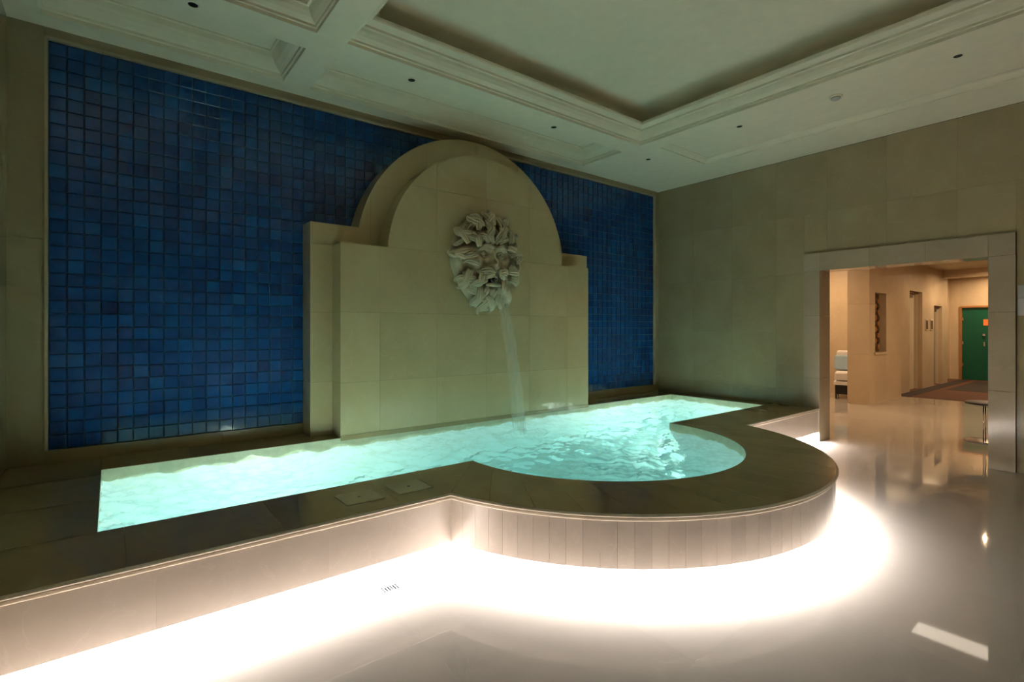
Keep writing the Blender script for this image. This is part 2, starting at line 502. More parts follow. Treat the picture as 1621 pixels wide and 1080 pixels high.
# ---- other walls, clad in slabs
def clad(parent, axis, pos, thick, u0, u1, v0, v1, du, dv, mat, hole=None, name='wall_slab', gap=0.0005, voff=0.0):
    """axis 'X': wall plane at x = pos, u = y, v = z.  axis 'Y': plane at y = pos, u = x"""
    us = [u0]
    while us[-1] < u1 - 1e-6: us.append(min(us[-1] + du, u1))
    vs = [v0]
    first = voff if voff else dv
    vs.append(min(v0 + first, v1))
    while vs[-1] < v1 - 1e-6: vs.append(min(vs[-1] + dv, v1))
    for i in range(len(us) - 1):
        for j in range(len(vs) - 1):
            rects = [(us[i], us[i + 1], vs[j], vs[j + 1])]
            if hole:
                h0, h1, g0, g1 = hole; out = []
                for (a, b_, c, d) in rects:
                    if b_ <= h0 or a >= h1 or d <= g0 or c >= g1: out.append((a, b_, c, d)); continue
                    if a < h0: out.append((a, h0, c, d))
                    if b_ > h1: out.append((h1, b_, c, d))
                    aa, bb_ = max(a, h0), min(b_, h1)
                    if c < g0: out.append((aa, bb_, c, g0))
                    if d > g1: out.append((aa, bb_, g1, d))
                rects = out
            for (a, b_, c, d) in rects:
                if b_ - a < 0.01 or d - c < 0.01: continue
                t0, t1 = sorted((pos, pos + thick))
                if axis == 'X': box(name, t0, t1, a + gap, b_ - gap, c + gap, d - gap, mat, parent)
                else: box(name, a + gap, b_ - gap, t0, t1, c + gap, d - gap, mat, parent)

wall_right = empty('wall_right'); tag(wall_right, 'right wall of olive beige stone slabs with a doorway', 'wall', kind='structure')
clad(wall_right, 'X', XW, 0.03, YB, YW, 0.0, ZC, 0.66, 0.80, M_wall, hole=(PYRO, PYLO, -0.1, PZO), voff=0.66)
for (a, b_, c, d) in ((YB, PYRO, 0, ZC), (PYLO, YW + .1, 0, ZC), (PYRO, PYLO, PZO, ZC)):
    box('wall_core', XW + 0.031, XP + PD - 0.002, a, b_, c, d, M_grout, wall_right)
wall_left = empty('wall_left'); tag(wall_left, 'left wall of beige stone slabs beside the pool', 'wall', kind='structure')
clad(wall_left, 'X', XL - 0.03, 0.03, YB, YW, 0.0, ZC, 0.66, 0.80, M_wall, voff=0.66)
box('wall_core', XL - 0.2, XL - 0.031, YB, YW + .1, 0, ZC, M_grout, wall_left)
wall_front = empty('wall_front'); tag(wall_front, 'stone wall behind the viewer facing the pool', 'wall', kind='structure')
clad(wall_front, 'Y', YB - 0.03, 0.03, XL, XW, 0.0, ZC, 1.0, 0.97, M_wall)
box('wall_core', XL - .2, XW + .2, YB - 0.2, YB - 0.031, 0, ZC, M_grout, wall_front)

# ---- doorway surround
trim = empty('trim_1'); tag(trim, 'wide beige marble surround of the doorway', 'door surround', kind='structure')
zs = [0, 0.84, 1.68, PZT]
for i in range(3):
    box('jamb_slab', XP, XP + PD, PYL, PYLO - 0.002, zs[i] + .001, zs[i + 1] - .001, M_portal, trim)
    box('jamb_slab', XP, XP + PD, PYRO + 0.002, PYR, zs[i] + .001, zs[i + 1] - .001, M_portal, trim)
ys = [PYRO + .002, PYR, 1.70, 2.26, PYL, PYLO - .002]
for i in range(5):
    box('lintel_slab', XP, XP + PD, ys[i] + .0008, ys[i + 1] - .0008, PZT + .001, PZO - .002, M_portal, trim)

# ---- coffered ceiling
ceiling = empty('ceiling'); tag(ceiling, 'pale plaster coffered ceiling with a large raised tray', 'ceiling', kind='structure')
coffers = [  # x0, x1, y0, y1, kind
    (-0.42, 1.291, 4.455, 5.19, 'small'), (1.537, 5.372, 4.455, 5.19, 'small'),
    (-0.42, 1.291, -1.6, 4.17, 'tray'), (1.537, 5.372, -1.6, 4.17, 'tray'), (5.62, 6.72, -1.6, 4.05, 'flat')]
xs = sorted({XL, XW} | {c[0] for c in coffers} | {c[1] for c in coffers})
ysl = sorted({YB, YW} | {c[2] for c in coffers} | {c[3] for c in coffers})
V, F = [], []
for i in range(len(xs) - 1):
    for j in range(len(ysl) - 1):
        mx_, my_ = (xs[i] + xs[i + 1]) / 2, (ysl[j] + ysl[j + 1]) / 2
        if any(c[0] < mx_ < c[1] and c[2] < my_ < c[3] for c in coffers): continue
        n = len(V)
        V += [(xs[i], ysl[j], ZC), (xs[i + 1], ysl[j], ZC), (xs[i + 1], ysl[j + 1], ZC), (xs[i], ysl[j + 1], ZC)]
        F.append((n + 3, n + 2, n + 1, n))
obj('soffit', V, F, M_plaster, ceiling)
profiles = {
    'small': [(0, 0), (0, .035), (.018, .04), (.018, .06), (.05, .075), (.09, .105), (.115, .14), (.125, .18), (.14, .185), (.14, .20)],
    'flat': [(0, 0), (0, .012), (.02, .016), (.05, .03), (.065, .045), (.085, .05), (.085, .056)],
    'tray': [(0, 0), (0, .028), (.016, .03), (.016, .05), (.03, .056), (.055, .075), (.078, .105), (.088, .13), (.105, .134), (.105, .155), (.13, .17), (.155, .185), (.16, .20), (.16, .222)],
}
def ring(c, ins, z):
    x0, x1, y0, y1 = c[0] + ins, c[1] - ins, c[2] + ins, c[3] - ins
    return [(x0, y0, ZC + z), (x1, y0, ZC + z), (x1, y1, ZC + z), (x0, y1, ZC + z)]
def loft(name, c, prof, mat, parent, cap):
    V, F = [], []
    for p in prof: V += ring(c, *p)
    for i in range(len(prof) - 1):
        for k in range(4): F.append((4 * i + k, 4 * i + (k + 1) % 4, 4 * i + 4 + (k + 1) % 4, 4 * i + 4 + k))
    if cap: n = 4 * (len(prof) - 1); F.append((n, n + 1, n + 2, n + 3))
    return obj(name, V, F, mat, parent)
for c in coffers:
    if c[4] == 'tray':
        loft('crown_moulding', c, profiles['tray'] + [(.12, .222)], M_plaster, ceiling, False)
        loft('tray_recess', c, [(.12, .222), (-.08, .215), (-.10, .24), (-.10, .28), (-.088, .32), (-.06, .355), (-.015, .385), (.04, .405), (.11, .417), (.2, .42)], M_plaster, ceiling, True).data.polygons.foreach_set('use_smooth', [True] * 37)
    else:
        loft('crown_moulding', c, profiles[c[4]], M_plaster, ceiling, False)
        last = profiles[c[4]][-1]
        V = ring(c, *last); obj('coffer_panel', V, [(3, 2, 1, 0)], M_plaster, ceiling)
box('roof_slab', XL - .2, XW + .2, YB - .2, YW + .2, ZC + 0.56, ZC + 0.66, M_plaster, ceiling)

# ================================================================== THE POOL
pool = empty('plunge_pool', (CX, CY, 0)); 
tag(pool, 'raised pool with brown marble deck, rounded front bulge and cream marble sides', 'pool')
def P_(o):            # keep world coordinates while parented to the pool's base
    o.parent = pool; o.matrix_parent_inverse = Matrix.Translation((-CX, -CY, 0)); return o
# basin walls and bottom
def basin_outline(grow=0.0, n=48):
    r = RI + grow; y = YI - grow
    a = asin((y - CY) / r)
    P = [(XI - grow, YF + grow), (XI - grow, y)]
    a0, a1 = pi - a, 2 * pi + a
    P += [(CX + r * cos(a0 + (a1 - a0) * i / n), CY + r * sin(a0 + (a1 - a0) * i / n)) for i in range(n + 1)]
    P += [(XR + grow, y), (XR + grow, YF + grow)]
    return P
BO = basin_outline()
ZBOT = -0.95
n = len(BO)
V = [(p[0], p[1], ZBOT) for p in BO] + [(p[0], p[1], ZWATER - 0.03) for p in BO]
F = [(i, (i + 1) % n, n + (i + 1) % n, n + i) for i in range(n)] + [tuple(range(n))]
P_(obj('basin', V, F, M_basin))
BI = basin_outline(-0.003)
V = [(p[0], p[1], ZWATER - 0.03) for p in BI] + [(p[0], p[1], ZD - 0.003) for p in BI]
P_(obj('waterline_band', V, F[:n], M_band))
# deck slabs
DT = 0.045
def deck(poly): return P_(prism_xy('deck_slab', poly, ZD - DT, ZD, M_deck))
g = 0.0010
ao = asin((YO - CY) / RO); ai = asin((YI - CY) / RI)
xoL, xoR = CX - RO * cos(ao), CX + RO * cos(ao)
xiL, xiR = CX - RI * cos(ai), CX + RI * cos(ai)
def split(a, b_, step):
    k = max(1, round((b_ - a) / step)); return [(a + (b_ - a) * i / k, a + (b_ - a) * (i + 1) / k) for i in range(k)]
for (a, b_) in split(XL + .002, 1.40, 0.72): deck([(a + g, YO), (b_ - g, YO), (b_ - g, YI), (a + g, YI)])
deck([(1.40 + g, YO), (xoL - g, YO), (xiL - g, YI), (1.40 + g, YI)])
ND = 17
for i in range(ND):
    oa0, oa1 = pi - ao + (pi + 2 * ao) * i / ND, pi - ao + (pi + 2 * ao) * (i + 1) / ND
    ia0, ia1 = pi - ai + (pi + 2 * ai) * i / ND, pi - ai + (pi + 2 * ai) * (i + 1) / ND
    go, gi = g / RO, g / RI
    m = 6
    po = [(CX + RO * cos(oa0 + go + (oa1 - oa0 - 2 * go) * k / m), CY + RO * sin(oa0 + go + (oa1 - oa0 - 2 * go) * k / m)) for k in range(m + 1)]
    pi_ = [(CX + RI * cos(ia0 + gi + (ia1 - ia0 - 2 * gi) * k / m), CY + RI * sin(ia0 + gi + (ia1 - ia0 - 2 * gi) * k / m)) for k in range(m + 1)]
    deck(po + pi_[::-1])
deck([(xoR + g, YO), (6.0 - g, YO), (6.0 - g, YI), (xiR + g, YI)])
for (a, b_) in split(6.0, XW - .002, 0.72): deck([(a + g, YO), (b_ - g, YO), (b_ - g, YI), (a + g, YI)])
for (a, b_) in split(YI, YW, 0.66):
    deck([(XL + .002, a + g), (XI, a + g), (XI, b_ - g), (XL + .002, b_ - g)])
    deck([(XR, a + g), (XW - .002, a + g), (XW - .002, b_ - g), (XR, b_ - g)])
for (a, b_) in split(XI, FX - 1.731, 0.6): deck([(a + g, YF), (b_ - g, YF), (b_ - g, YW), (a + g, YW)])
for (a, b_) in split(FX + 1.731, XR, 0.6): deck([(a + g, YF), (b_ - g, YF), (b_ - g, YW), (a + g, YW)])
# two rounded beads of nosing, swept along the outer edge
def sweep(name, prof, mat, parent=None, smooth=True):
    """prof: list of (inset, z) drawn from top to bottom"""
    paths = [outer_path(s) for s, z in prof]
    V, F = [], []
    m = len(paths[0])
    for (s, z), pth in zip(prof, paths): V += [(p[0], p[1], z) for p in pth]
    for i in range(len(prof) - 1):
        for k in range(m - 1): F.append((i * m + k, i * m + k + 1, (i + 1) * m + k + 1, (i + 1) * m + k))
    return P_(fixn(obj(name, V, F, mat, parent, smooth)))
def bead(zc, r, k=8, out=0.008): return [(0.004, zc + r)] + [(-out * sin(pi * i / k), zc + r * cos(pi * i / k)) for i in range(k + 1)] + [(0.004, zc - r)]
sweep('nosing_bead', bead(ZD - 0.010, 0.0095, out=0.020), M_nose)
sweep('nosing_bead', bead(ZD - 0.033, 0.0095, out=0.011), M_nose)
# fascia slabs
ZF1 = ZD - DT
def fascia_arc(a0, a1, m=3):
    r0, r1 = RO, RO - 0.02
    P0 = [(CX + r0 * cos(a0 + (a1 - a0) * k / m), CY + r0 * sin(a0 + (a1 - a0) * k / m)) for k in range(m + 1)]
    P1 = [(CX + r1 * cos(a0 + (a1 - a0) * k / m), CY + r1 * sin(a0 + (a1 - a0) * k / m)) for k in range(m + 1)]
    P_(prism_xy('fascia_slab', P0 + P1[::-1], ZB, ZF1, M_fascia))
NF = 52
for i in range(NF):
    a0 = pi - ao + (pi + 2 * ao) * i / NF; a1 = pi - ao + (pi + 2 * ao) * (i + 1) / NF
    fascia_arc(a0 + 0.0003, a1 - 0.0003)
for (a, b_) in split(XL, xoL, 0.9) + split(xoR, XW, 0.9):
    P_(box('fascia_slab', a + .0001, b_ - .0001, YO, YO + 0.02, ZB, ZF1, M_fascia))
sweep('soffit', [(0.0, ZB + 0.002), (TOE + 0.01, ZB + 0.002)], M_fascia, smooth=False)
sweep('toe_wall', [(TOE, ZB + 0.004), (TOE, -0.02)], M_fascia, smooth=False)

# ---- strip lights on the toe wall
LSB = 0.06          # set back from the face
def led(name, pts, label):
    V, F = [], []
    for (x, y, nx, ny) in pts:
        for d, z in ((-.010, ZB + .001), (-.010, ZB - .008), (.010, ZB - .008), (.010, ZB + .001)): V.append((x + nx * d, y + ny * d, z))
    for i in range(len(pts) - 1):
        a = 4 * i; b_ = a + 4
        F.append((a + 1, b_ + 1, b_ + 2, a + 2))
    o = fixn(obj(name, V, F, M_led)); tag(o, label, 'strip light', 'strip lights under the pool edge')
    V2 = list(V); F2 = []
    for i in range(len(pts) - 1):
        a = 4 * i; b_ = a + 4
        F2 += [(a, b_, b_ + 1, a + 1), (a + 2, b_ + 2, b_ + 3, a + 3)]
    obj('channel', V2, F2, M_chrome, o)
    return o
rt_ = RO - LSB; at_ = asin((YO + LSB - CY) / rt_)
xl, xr = CX - rt_ * cos(at_), CX + rt_ * cos(at_)
led('led_strip', [(XL + 0.05, YO + LSB, 0, -1), (xl - 0.02, YO + LSB, 0, -1)], 'hidden white strip light under the long straight pool side at left')
led('led_strip', [(CX + rt_ * cos(pi - at_ + (pi + 2 * at_) * i / 60), CY + rt_ * sin(pi - at_ + (pi + 2 * at_) * i / 60), cos(pi - at_ + (pi + 2 * at_) * i / 60), sin(pi - at_ + (pi + 2 * at_) * i / 60)) for i in range(0, 61)], 'hidden white strip light under the rounded pool bulge')
led('led_strip', [(xr + 0.02, YO + LSB, 0, -1), (XW - 0.05, YO + LSB, 0, -1)], 'hidden white strip light under the pool side next to the doorway')

# ---- water surface
rw = random.Random(5)
waves = []
for i in range(34):
    lam = 0.055 * (7.0 ** (rw.random() ** 1.15)); th = rw.gauss(0.9, 0.75) + (pi if rw.random() < .3 else 0)
    waves.append((2 * pi / lam * cos(th), 2 * pi / lam * sin(th), 0.0048 * (lam / 0.3) ** 0.85 * rw.uniform(0.5, 1.3), rw.uniform(0, 2 * pi)))
JX, JY = FX + 0.01, 4.30
def water_h(x, y):
    wx = x + 0.05 * noise.noise((x * 2.1, y * 2.1, 3)); wy = y + 0.05 * noise.noise((x * 2.1, y * 2.1, 9))
    h = sum(a * sin(kx * wx + ky * wy + p) for kx, ky, a, p in waves)
    d = sqrt((x - JX) ** 2 + (y - JY) ** 2)
    h += 0.012 * exp(-d / 0.5) * sin(d * 42) + 0.02 * exp(-(d / 0.14) ** 2) * noise.noise((x * 22, y * 22, 1))
    return h
ST = 0.016
nx = int((XR - XI) / ST) + 1
def col_ymin(x):
    d = abs(x - CX)
    return CY - sqrt(RI * RI - d * d) if d < RI * cos(ai) else YI
V, F = [], []
ny_r = int((YF - YI) / ST)
ny_b = int((YI - (CY - RI)) / ST)
for i in range(nx + 1):
    x = XI + (XR - XI) * i / nx
    for j in range(ny_r + 1):
        y = YI + (YF - YI) * j / ny_r
        V.append((x, y, ZWATER + water_h(x, y)))
for i in range(nx):
    for j in range(ny_r):
        a = i * (ny_r + 1) + j
        F.append((a, a + ny_r + 1, a + ny_r + 2, a + 1))
# the bulge, sharing its straight side with the main part
ib = [i for i in range(nx + 1) if abs(XI + (XR - XI) * i / nx - CX) < RI * cos(ai)]
base = {}
for i in ib:
    x = XI + (XR - XI) * i / nx
    y0 = col_ymin(x)
    base[i] = len(V)
    for j in range(ny_b):
        y = y0 + (YI - y0) * j / ny_b
        V.append((x, y, ZWATER + water_h(x, y)))
for i in ib[:-1]:
    for j in range(ny_b):
        a, b_ = base[i] + j, base[i + 1] + j
        c = base[i + 1] + j + 1 if j < ny_b - 1 else (i + 1) * (ny_r + 1)
        d = base[i] + j + 1 if j < ny_b - 1 else i * (ny_r + 1)
        F.append((a, b_, c, d))
water = obj('pool_water', V, F, M_water, smooth=True)
tag(water, 'rippled turquoise water filling the raised pool', 'water')

# ---- lamps under water
def pool_lamp(x, y, z, ang, label, k=1.0):
    t = empty('pool_lamp', (x, y, z)); tag(t, label, 'lamp', 'underwater lamps')
    t.rotation_euler = (0, 0, ang)       # local -Y looks into the pool
    lathe('lens', [(0.075 * k, -0.012), (0.072 * k, -0.034), (0.058 * k, -0.054), (0.034 * k, -0.066), (0.012 * k, -0.070)], M_plamp, t, axis='Y', seg=20)
    lathe('bezel', [(0.098 * k, 0.0), (0.098 * k, -0.012), (0.088 * k, -0.018), (0.077 * k, -0.014), (0.077 * k, 0.0)], M_chrome, t, axis='Y', seg=20)
    return t
for x, lb in ((1.19, 'underwater lamp in the pool wall near the left end'), (6.05, 'underwater lamp in the pool wall near the doorway end')):
    pool_lamp(x, YI + 0.001, -0.48, pi, lb)
pool_lamp(CX, CY - RI + 0.002, -0.48, pi, 'underwater lamp in the middle of the rounded bulge wall', 0.55)

# ================================================================== FOUNTAIN BACKDROP
fount = empty('fountain_wall', (FX, YF, ZD)); tag(fount, 'stepped arched cream marble fountain wall behind the pool', 'fountain')
def FP(o):
    o.parent = fount; o.matrix_parent_inverse = Matrix.Translation((-FX, -YF, -ZD)); return o
def veneer(name, outline, xc, zc, y0, y1):
    for i in range(len(xc) - 1):
        for j in range(len(zc) - 1):
            P = clip_rect(outline, xc[i] + .0007, xc[i + 1] - .0007, zc[j] + .0007, zc[j + 1] - .0007)
            if len(P) >= 3 and area(P) > 0.002: FP(prism_xz(name, P, y0, y1, M_fount))
zcut = [ZD - 0.001, 0.973, 1.667, 2.345, 3.03, 3.9]
veneer('front_slab', fountain_outline(1.731, 2.345, 1.238, 2.281), [FX - 1.8, FX - 1.327, FX - 0.665, FX, FX + 0.665, FX + 1.327, FX + 1.8], zcut, YF, YR - 0.0005)
veneer('rear_slab', fountain_outline(1.946, 2.558, 1.481, 2.286), [FX - 2, FX - 1.33, FX - 0.665, FX, FX + 0.665, FX + 1.33, FX + 2], zcut, YR, YW + 0.005)
FP(box('plinth_strip', FX - 1.731, FX + 1.731, YF - 0.004, YF, ZD - 0.03, ZD + 0.018, M_deck))

# ================================================================== CARVED MASK
MZ = 2.285
mask = empty('lion_mask', (FX - 0.045, YF, MZ)); tag(mask, 'carved stone lion mask with curly mane spouting water on the arched wall', 'fountain mask')
def egg(th):
    """outline of the whole mask in (u, v)"""
    c, s = cos(th), sin(th)
    a = 0.46 * (1.0 - 0.36 * max(0, -s) ** 1.3 - 0.04 * max(0, s) ** 2)
    return a * c, (0.555 if s > 0 else 0.575) * s
FEAT = [(-.115, .135, .085, .034, .065), (.115, .135, .085, .034, .065), (0, .135, .022, .05, -.022),
        (-.115, .065, .052, .034, -.06), (.115, .065, .052, .034, -.06),
        (0, .05, .034, .11, .065), (0, -.055, .062, .045, .085), (-.055, -.07, .03, .026, .035), (.055, -.07, .03, .026, .035),
        (-.19, -.02, .07, .075, .055), (.19, -.02, .07, .075, .055), (-.085, -.135, .07, .045, .055), (.085, -.135, .07, .045, .055),
        (0, -.225, .085, .052, -.16), (0, -.335, .085, .045, .06), (-.10, .25, .07, .05, .03), (.10, .25, .07, .05, .03), (0, .22, .03, .08, .02)]
def face_h(u, v, r):
    h = 0.03 + 0.155 * sqrt(max(0.0, 1 - r * r))
    for (a, b_, su, sv, am) in FEAT: h += am * exp(-((u - a) / su) ** 2 - ((v - b_) / sv) ** 2)
    if r > 0.5: h += 0.02 * noise.noise((u * 14, v * 14, 4)) * min(1, (r - .5) * 4) * (1 - max(0, r - .8) * 5)
    return h
NR, NT = 44, 84
V, F = [(0, -face_h(0, 0, 0), 0)], []
for i in range(1, NR + 1):
    r = i / NR
    for k in range(NT):
        eu, ev = egg(2 * pi * k / NT)
        u, v = eu * r, ev * r
        V.append((u, -face_h(u, v, r), v))
for k in range(NT): V.append((egg(2 * pi * k / NT)[0], 0.0, egg(2 * pi * k / NT)[1]))
for k in range(NT): F.append((0, 1 + k, 1 + (k + 1) % NT))
for i in range(NR):
    for k in range(NT):
        a = 1 + i * NT
        F.append((a + k, a + NT + k, a + NT + (k + 1) % NT, a + (k + 1) % NT))
fixn(obj('face', V, F, M_mask, mask, True))
def lock(path, r0, strands=3):
    """one carved curl of a few strands; path: (u, v, p) with p the distance from the wall"""
    n = len(path); V, F = [], []; seg = 7
    P = [Vector((u, -p, v)) for u, v, p in path]
    for q in range(strands):
        off = (q - (strands - 1) / 2) * 0.62
        b0 = len(V)
        for i in range(n):
            t = i / (n - 1)
            d = (P[min(i + 1, n - 1)] - P[max(i - 1, 0)]).normalized()
            sd = d.cross(Vector((0, -1, 0))).normalized(); w = sd.cross(d).normalized()
            env = (0.55 + 0.45 * sin(pi * min(1, t * 1.1 + .12))) * (1 - t ** 5 * .75)
            c = P[i] + sd * (off * r0 * env) + w * (r0 * 0.25 * (1 - abs(off)))
            rr = r0 * env * 0.46
            for k in range(seg):
                a = 2 * pi * k / seg
                V.append(c + sd * (rr * cos(a)) + w * (rr * 1.5 * sin(a)))
        for i in range(n - 1):
            for k in range(seg): F.append((b0 + i * seg + k, b0 + i * seg + (k + 1) % seg, b0 + (i + 1) * seg + (k + 1) % seg, b0 + (i + 1) * seg + k))
        F.append(tuple(b0 + (n - 1) * seg + k for k in range(seg))); F.append(tuple(b0 + k for k in range(seg))[::-1])
    return fixn(obj('mane_lock', V, F, M_mask, mask, True))
rl = random.Random(21)
def curl(u, v, head, length, bend, lift, n=20):
    """a path that sets off at 'head' and winds tighter towards its tip"""
    path = []; ds = length / (n - 1)
    for i in range(n):
        t = i / (n - 1)
        rr = min(0.995, sqrt((u / 0.46) ** 2 + (v / 0.56) ** 2))
        path.append((u, v, 0.045 + 0.15 * sqrt(1 - rr * rr) + lift * (0.4 + 0.6 * sin(pi * min(1, .15 + t)))))
        head += bend * (0.35 * cos(t * 3.0) * -1 + 1.6 * t * t * t + 0.15) * 9.0 * ds / length * (1 / (1.25 - t * 0.55)) * 0.42
        st = ds * (1.25 - 0.75 * t)
        u += cos(head) * st; v += sin(head) * st
    return path
for k in range(26):
    th = 2 * pi * (k + 0.35 * rl.random()) / 26
    eu, ev = egg(th); sg_ = 1 if k % 2 else -1
    lock(curl(eu * rl.uniform(.66, .80), ev * .74, atan2(ev, eu) - sg_ * rl.uniform(.3, .8), rl.uniform(.23, .29), sg_ * rl.uniform(.9, 1.4), .05), rl.uniform(.036, .046))
for k in range(24):
    th = 2 * pi * (k + 0.3 * rl.random()) / 24
    eu, ev = egg(th); sg_ = 1 if k % 3 else -1
    lock(curl(eu * .88, ev * .88, atan2(ev, eu) + sg_ * rl.uniform(.9, 1.5), rl.uniform(.13, .17), -sg_ * rl.uniform(1.0, 1.6), .035), rl.uniform(.026, .034))
for k in range(15):
    th = radians(-48) + radians(276) * (k + 0.3 * rl.random()) / 14
    eu, ev = egg(th); sg_ = -1 if k % 2 else 1
    lock(curl(eu * .52, ev * .52, atan2(ev, eu) - sg_ * rl.uniform(.3, .9), rl.uniform(.20, .26), sg_ * rl.uniform(1.0, 1.5), .075), rl.uniform(.032, .042))
for s in (-1, 1):
    for j, (u0, du, dv) in enumerate(((.02, .05, .20), (.08, .12, .16))):      # tufts over the brow
        path = []
        for i in range(10):
            t = i / 9
            u = s * (u0 + du * t + 0.03 * sin(pi * t)); v = .19 + dv * t - .05 * t * t + 0.02 * sin(2 * pi * t)
            path.append((u, v, .215 - .05 * t + .04 * sin(pi * t)))
        lock(path, 0.036)
    for (v0, u1, v1, r0) in ((-.155, .25, -.20, .044), (-.175, .20, -.30, .036)):              # moustache scrolls
        path = []
        for i in range(12):
            t = i / 11
            u = s * (.035 + (u1 - .035) * t); v = v0 + (v1 - v0) * t + .045 * sin(pi * t)
            if t > .7: v += (t - .7) * .28; u -= s * (t - .7) * .14
            path.append((u, v, .275 - .13 * t + .03 * sin(pi * t)))
        lock(path, r0)
    path = [(s * (.07 + .03 * sin(6 * t / 9)), -.30 - .26 * t / 9, .20 - .10 * t / 9 + .02 * sin(t)) for t in range(10)]
    lock(path, .036)
    path = [(s * (.15 - .05 * t / 9 + .03 * sin(5 * t / 9)), -.26 - .24 * t / 9, .16 - .07 * t / 9) for t in range(10)]
    lock(path, .036)
    # brow, eyeball, lids, ear
    path = [(s * (.03 + .17 * t / 8), .13 + .035 * sin(pi * t / 8) - .02 * t / 8, .255 - .055 * t / 8) for t in range(9)]
    tube('brow', [(u, -p, v) for u, v, p in path], [.012, .02, .024, .026, .026, .024, .02, .016, .01], M_mask, mask, seg=8)
    lathe('eyeball', [(.004, -.036), (.018, -.032), (.030, -.018), (.034, 0), (.028, .014)], M_mask, mask, loc=(s * .115, -.158, .067), axis='Y', seg=14)
    for dv in (-.032, .03):
        path = [(s * (.07 + .09 * t / 8), .067 + dv * sin(pi * t / 8), .172 + .012 * sin(pi * t / 8)) for t in range(9)]
        tube('eyelid', [(u, -p, v) for u, v, p in path], [.006, .010, .012, .013, .013, .013, .012, .009, .005], M_mask, mask, seg=7)
for k, u0 in enumerate((-.03, .0, .03)):
    path = [(u0 + .02 * sin(7 * t / 9 + k), -.33 - .235 * t / 9, .205 - .11 * t / 9) for t in range(10)]
    lock(path, .034)
tube('lower_lip', [(.10 * sin(a), -(.20 + .03 * cos(a)), -.275 - .012 * cos(a)) for a in [-pi / 2 + pi * i / 10 for i in range(11)]], [.012] + [.02] * 9 + [.012], M_mask, mask, seg=8)
# spout in the mouth
sp = lathe('spout', [(.040, .02), (.040, -.10), (.046, -.105), (.046, -.125), (.034, -.125), (.030, -.06)], M_chrome, mask, loc=(0.0, -.10, -.215), axis='Y', seg=18)
obj('spout_bore', [(.031 * cos(2 * pi * k / 16), -.195, -.215 + .031 * sin(2 * pi * k / 16)) for k in range(16)], [tuple(range(16))], M_black, mask)

# ---- falling water
jet = empty('water_jet', (FX + 0.005, YF - 0.22, MZ - .215)); tag(jet, 'stream of water falling from the mask into the pool', 'water jet')
def JP(o):
    o.parent = jet; o.matrix_parent_inverse = Matrix.Translation((-(FX + .005), -(YF - .22), -(MZ - .215))); return o
y0j, z0j = YF - 0.20, MZ - 0.215
y1j, z1j = JY, ZWATER + 0.0
def jet_strand(dx, dy, r0, r1, seed, name='stream'):
    V, F = [], []; n, seg = 60, 22
    for i in range(n + 1):
        t = i / n
        y = y0j + (y1j - y0j) * t + dy * t; z = z0j + (z1j - z0j) * t * t - 0.0 
        z = z0j + (z1j - z0j) * (0.12 * t + 0.88 * t * t)
        r = r0 + (r1 - r0) * min(1, t * 1.4)
        for k in range(seg):
            a = 2 * pi * k / seg
            rr = r * (1 + 0.38 * noise.noise((cos(a) * 1.5, sin(a) * 1.5, z * 2.2 + seed)) + 0.22 * noise.noise((cos(a) * 4, sin(a) * 4, z * 5 + seed)) * t)
            V.append((FX - .045 + (.05 + dx) * t + rr * cos(a), y + rr * 0.7 * sin(a), z))
    for i in range(n):
        for k in range(seg): F.append((i * seg + k, i * seg + (k + 1) % seg, (i + 1) * seg + (k + 1) % seg, (i + 1) * seg + k))
    JP(fixn(obj(name, V, F, M_jet, None, True)))
jet_strand(0.0, 0.0, .040, .078, 1.0)
jet_strand(0.035, 0.02, .020, .040, 7.0)
# broken water where it lands
V, F = [], []; n, seg = 10, 36
for i in range(n + 1):
    r = .02 + .24 * i / n
    for k in range(seg):
        a = 2 * pi * k / seg
        h = .05 * exp(-(r / .11) ** 2) * (1 + .9 * noise.noise((cos(a) * r * 26, sin(a) * r * 26, 5)))
        x, y = JX + r * 1.35 * cos(a), JY + r * .95 * sin(a)
        V.append((x, y, ZWATER + water_h(x, y) + .002 + h * (1 - i / n)))
for i in range(n):
    for k in range(seg): F.append((i * seg + k, i * seg + (k + 1) % seg, (i + 1) * seg + (k + 1) % seg, (i + 1) * seg + k))
JP(fixn(obj('splash', V, F, M_jet, None, True)))

# ================================================================== SMALL THINGS IN THE POOL ROOM
def lid(x0, x1, y0, y1, label):
    t = empty('access_lid', ((x0 + x1) / 2, (y0 + y1) / 2, ZD)); tag(t, label, 'access cover', 'access covers in the pool deck')
    dx, dy = (x1 - x0) / 2, (y1 - y0) / 2
    box('plate', -dx, dx, -dy, dy, -.004, .003, M_lid, t, 0.0012)
    lathe('finger_hole', [(.011, .0032), (.011, .0036), (.008, .0040)], M_black, t, seg=14)
lid(1.107, 1.350, 3.005, 3.238, 'pale square access cover in the deck, nearer the left end')
lid(1.450, 1.692, 3.008, 3.245, 'pale square access cover in the deck, nearer the bulge corner')

dr = empty('floor_drain', (1.27, 2.755, 0)); tag(dr, 'small slotted drain grate in the floor beside the pool', 'drain')
box('plate', -.055, .055, -.04, .04, .0, .0025, M_chrome, dr)
for k in range(6): box('slot', -.048 + k * .0165, -.038 + k * .0165, -.032, .032, .0026, .0032, M_slot, dr)

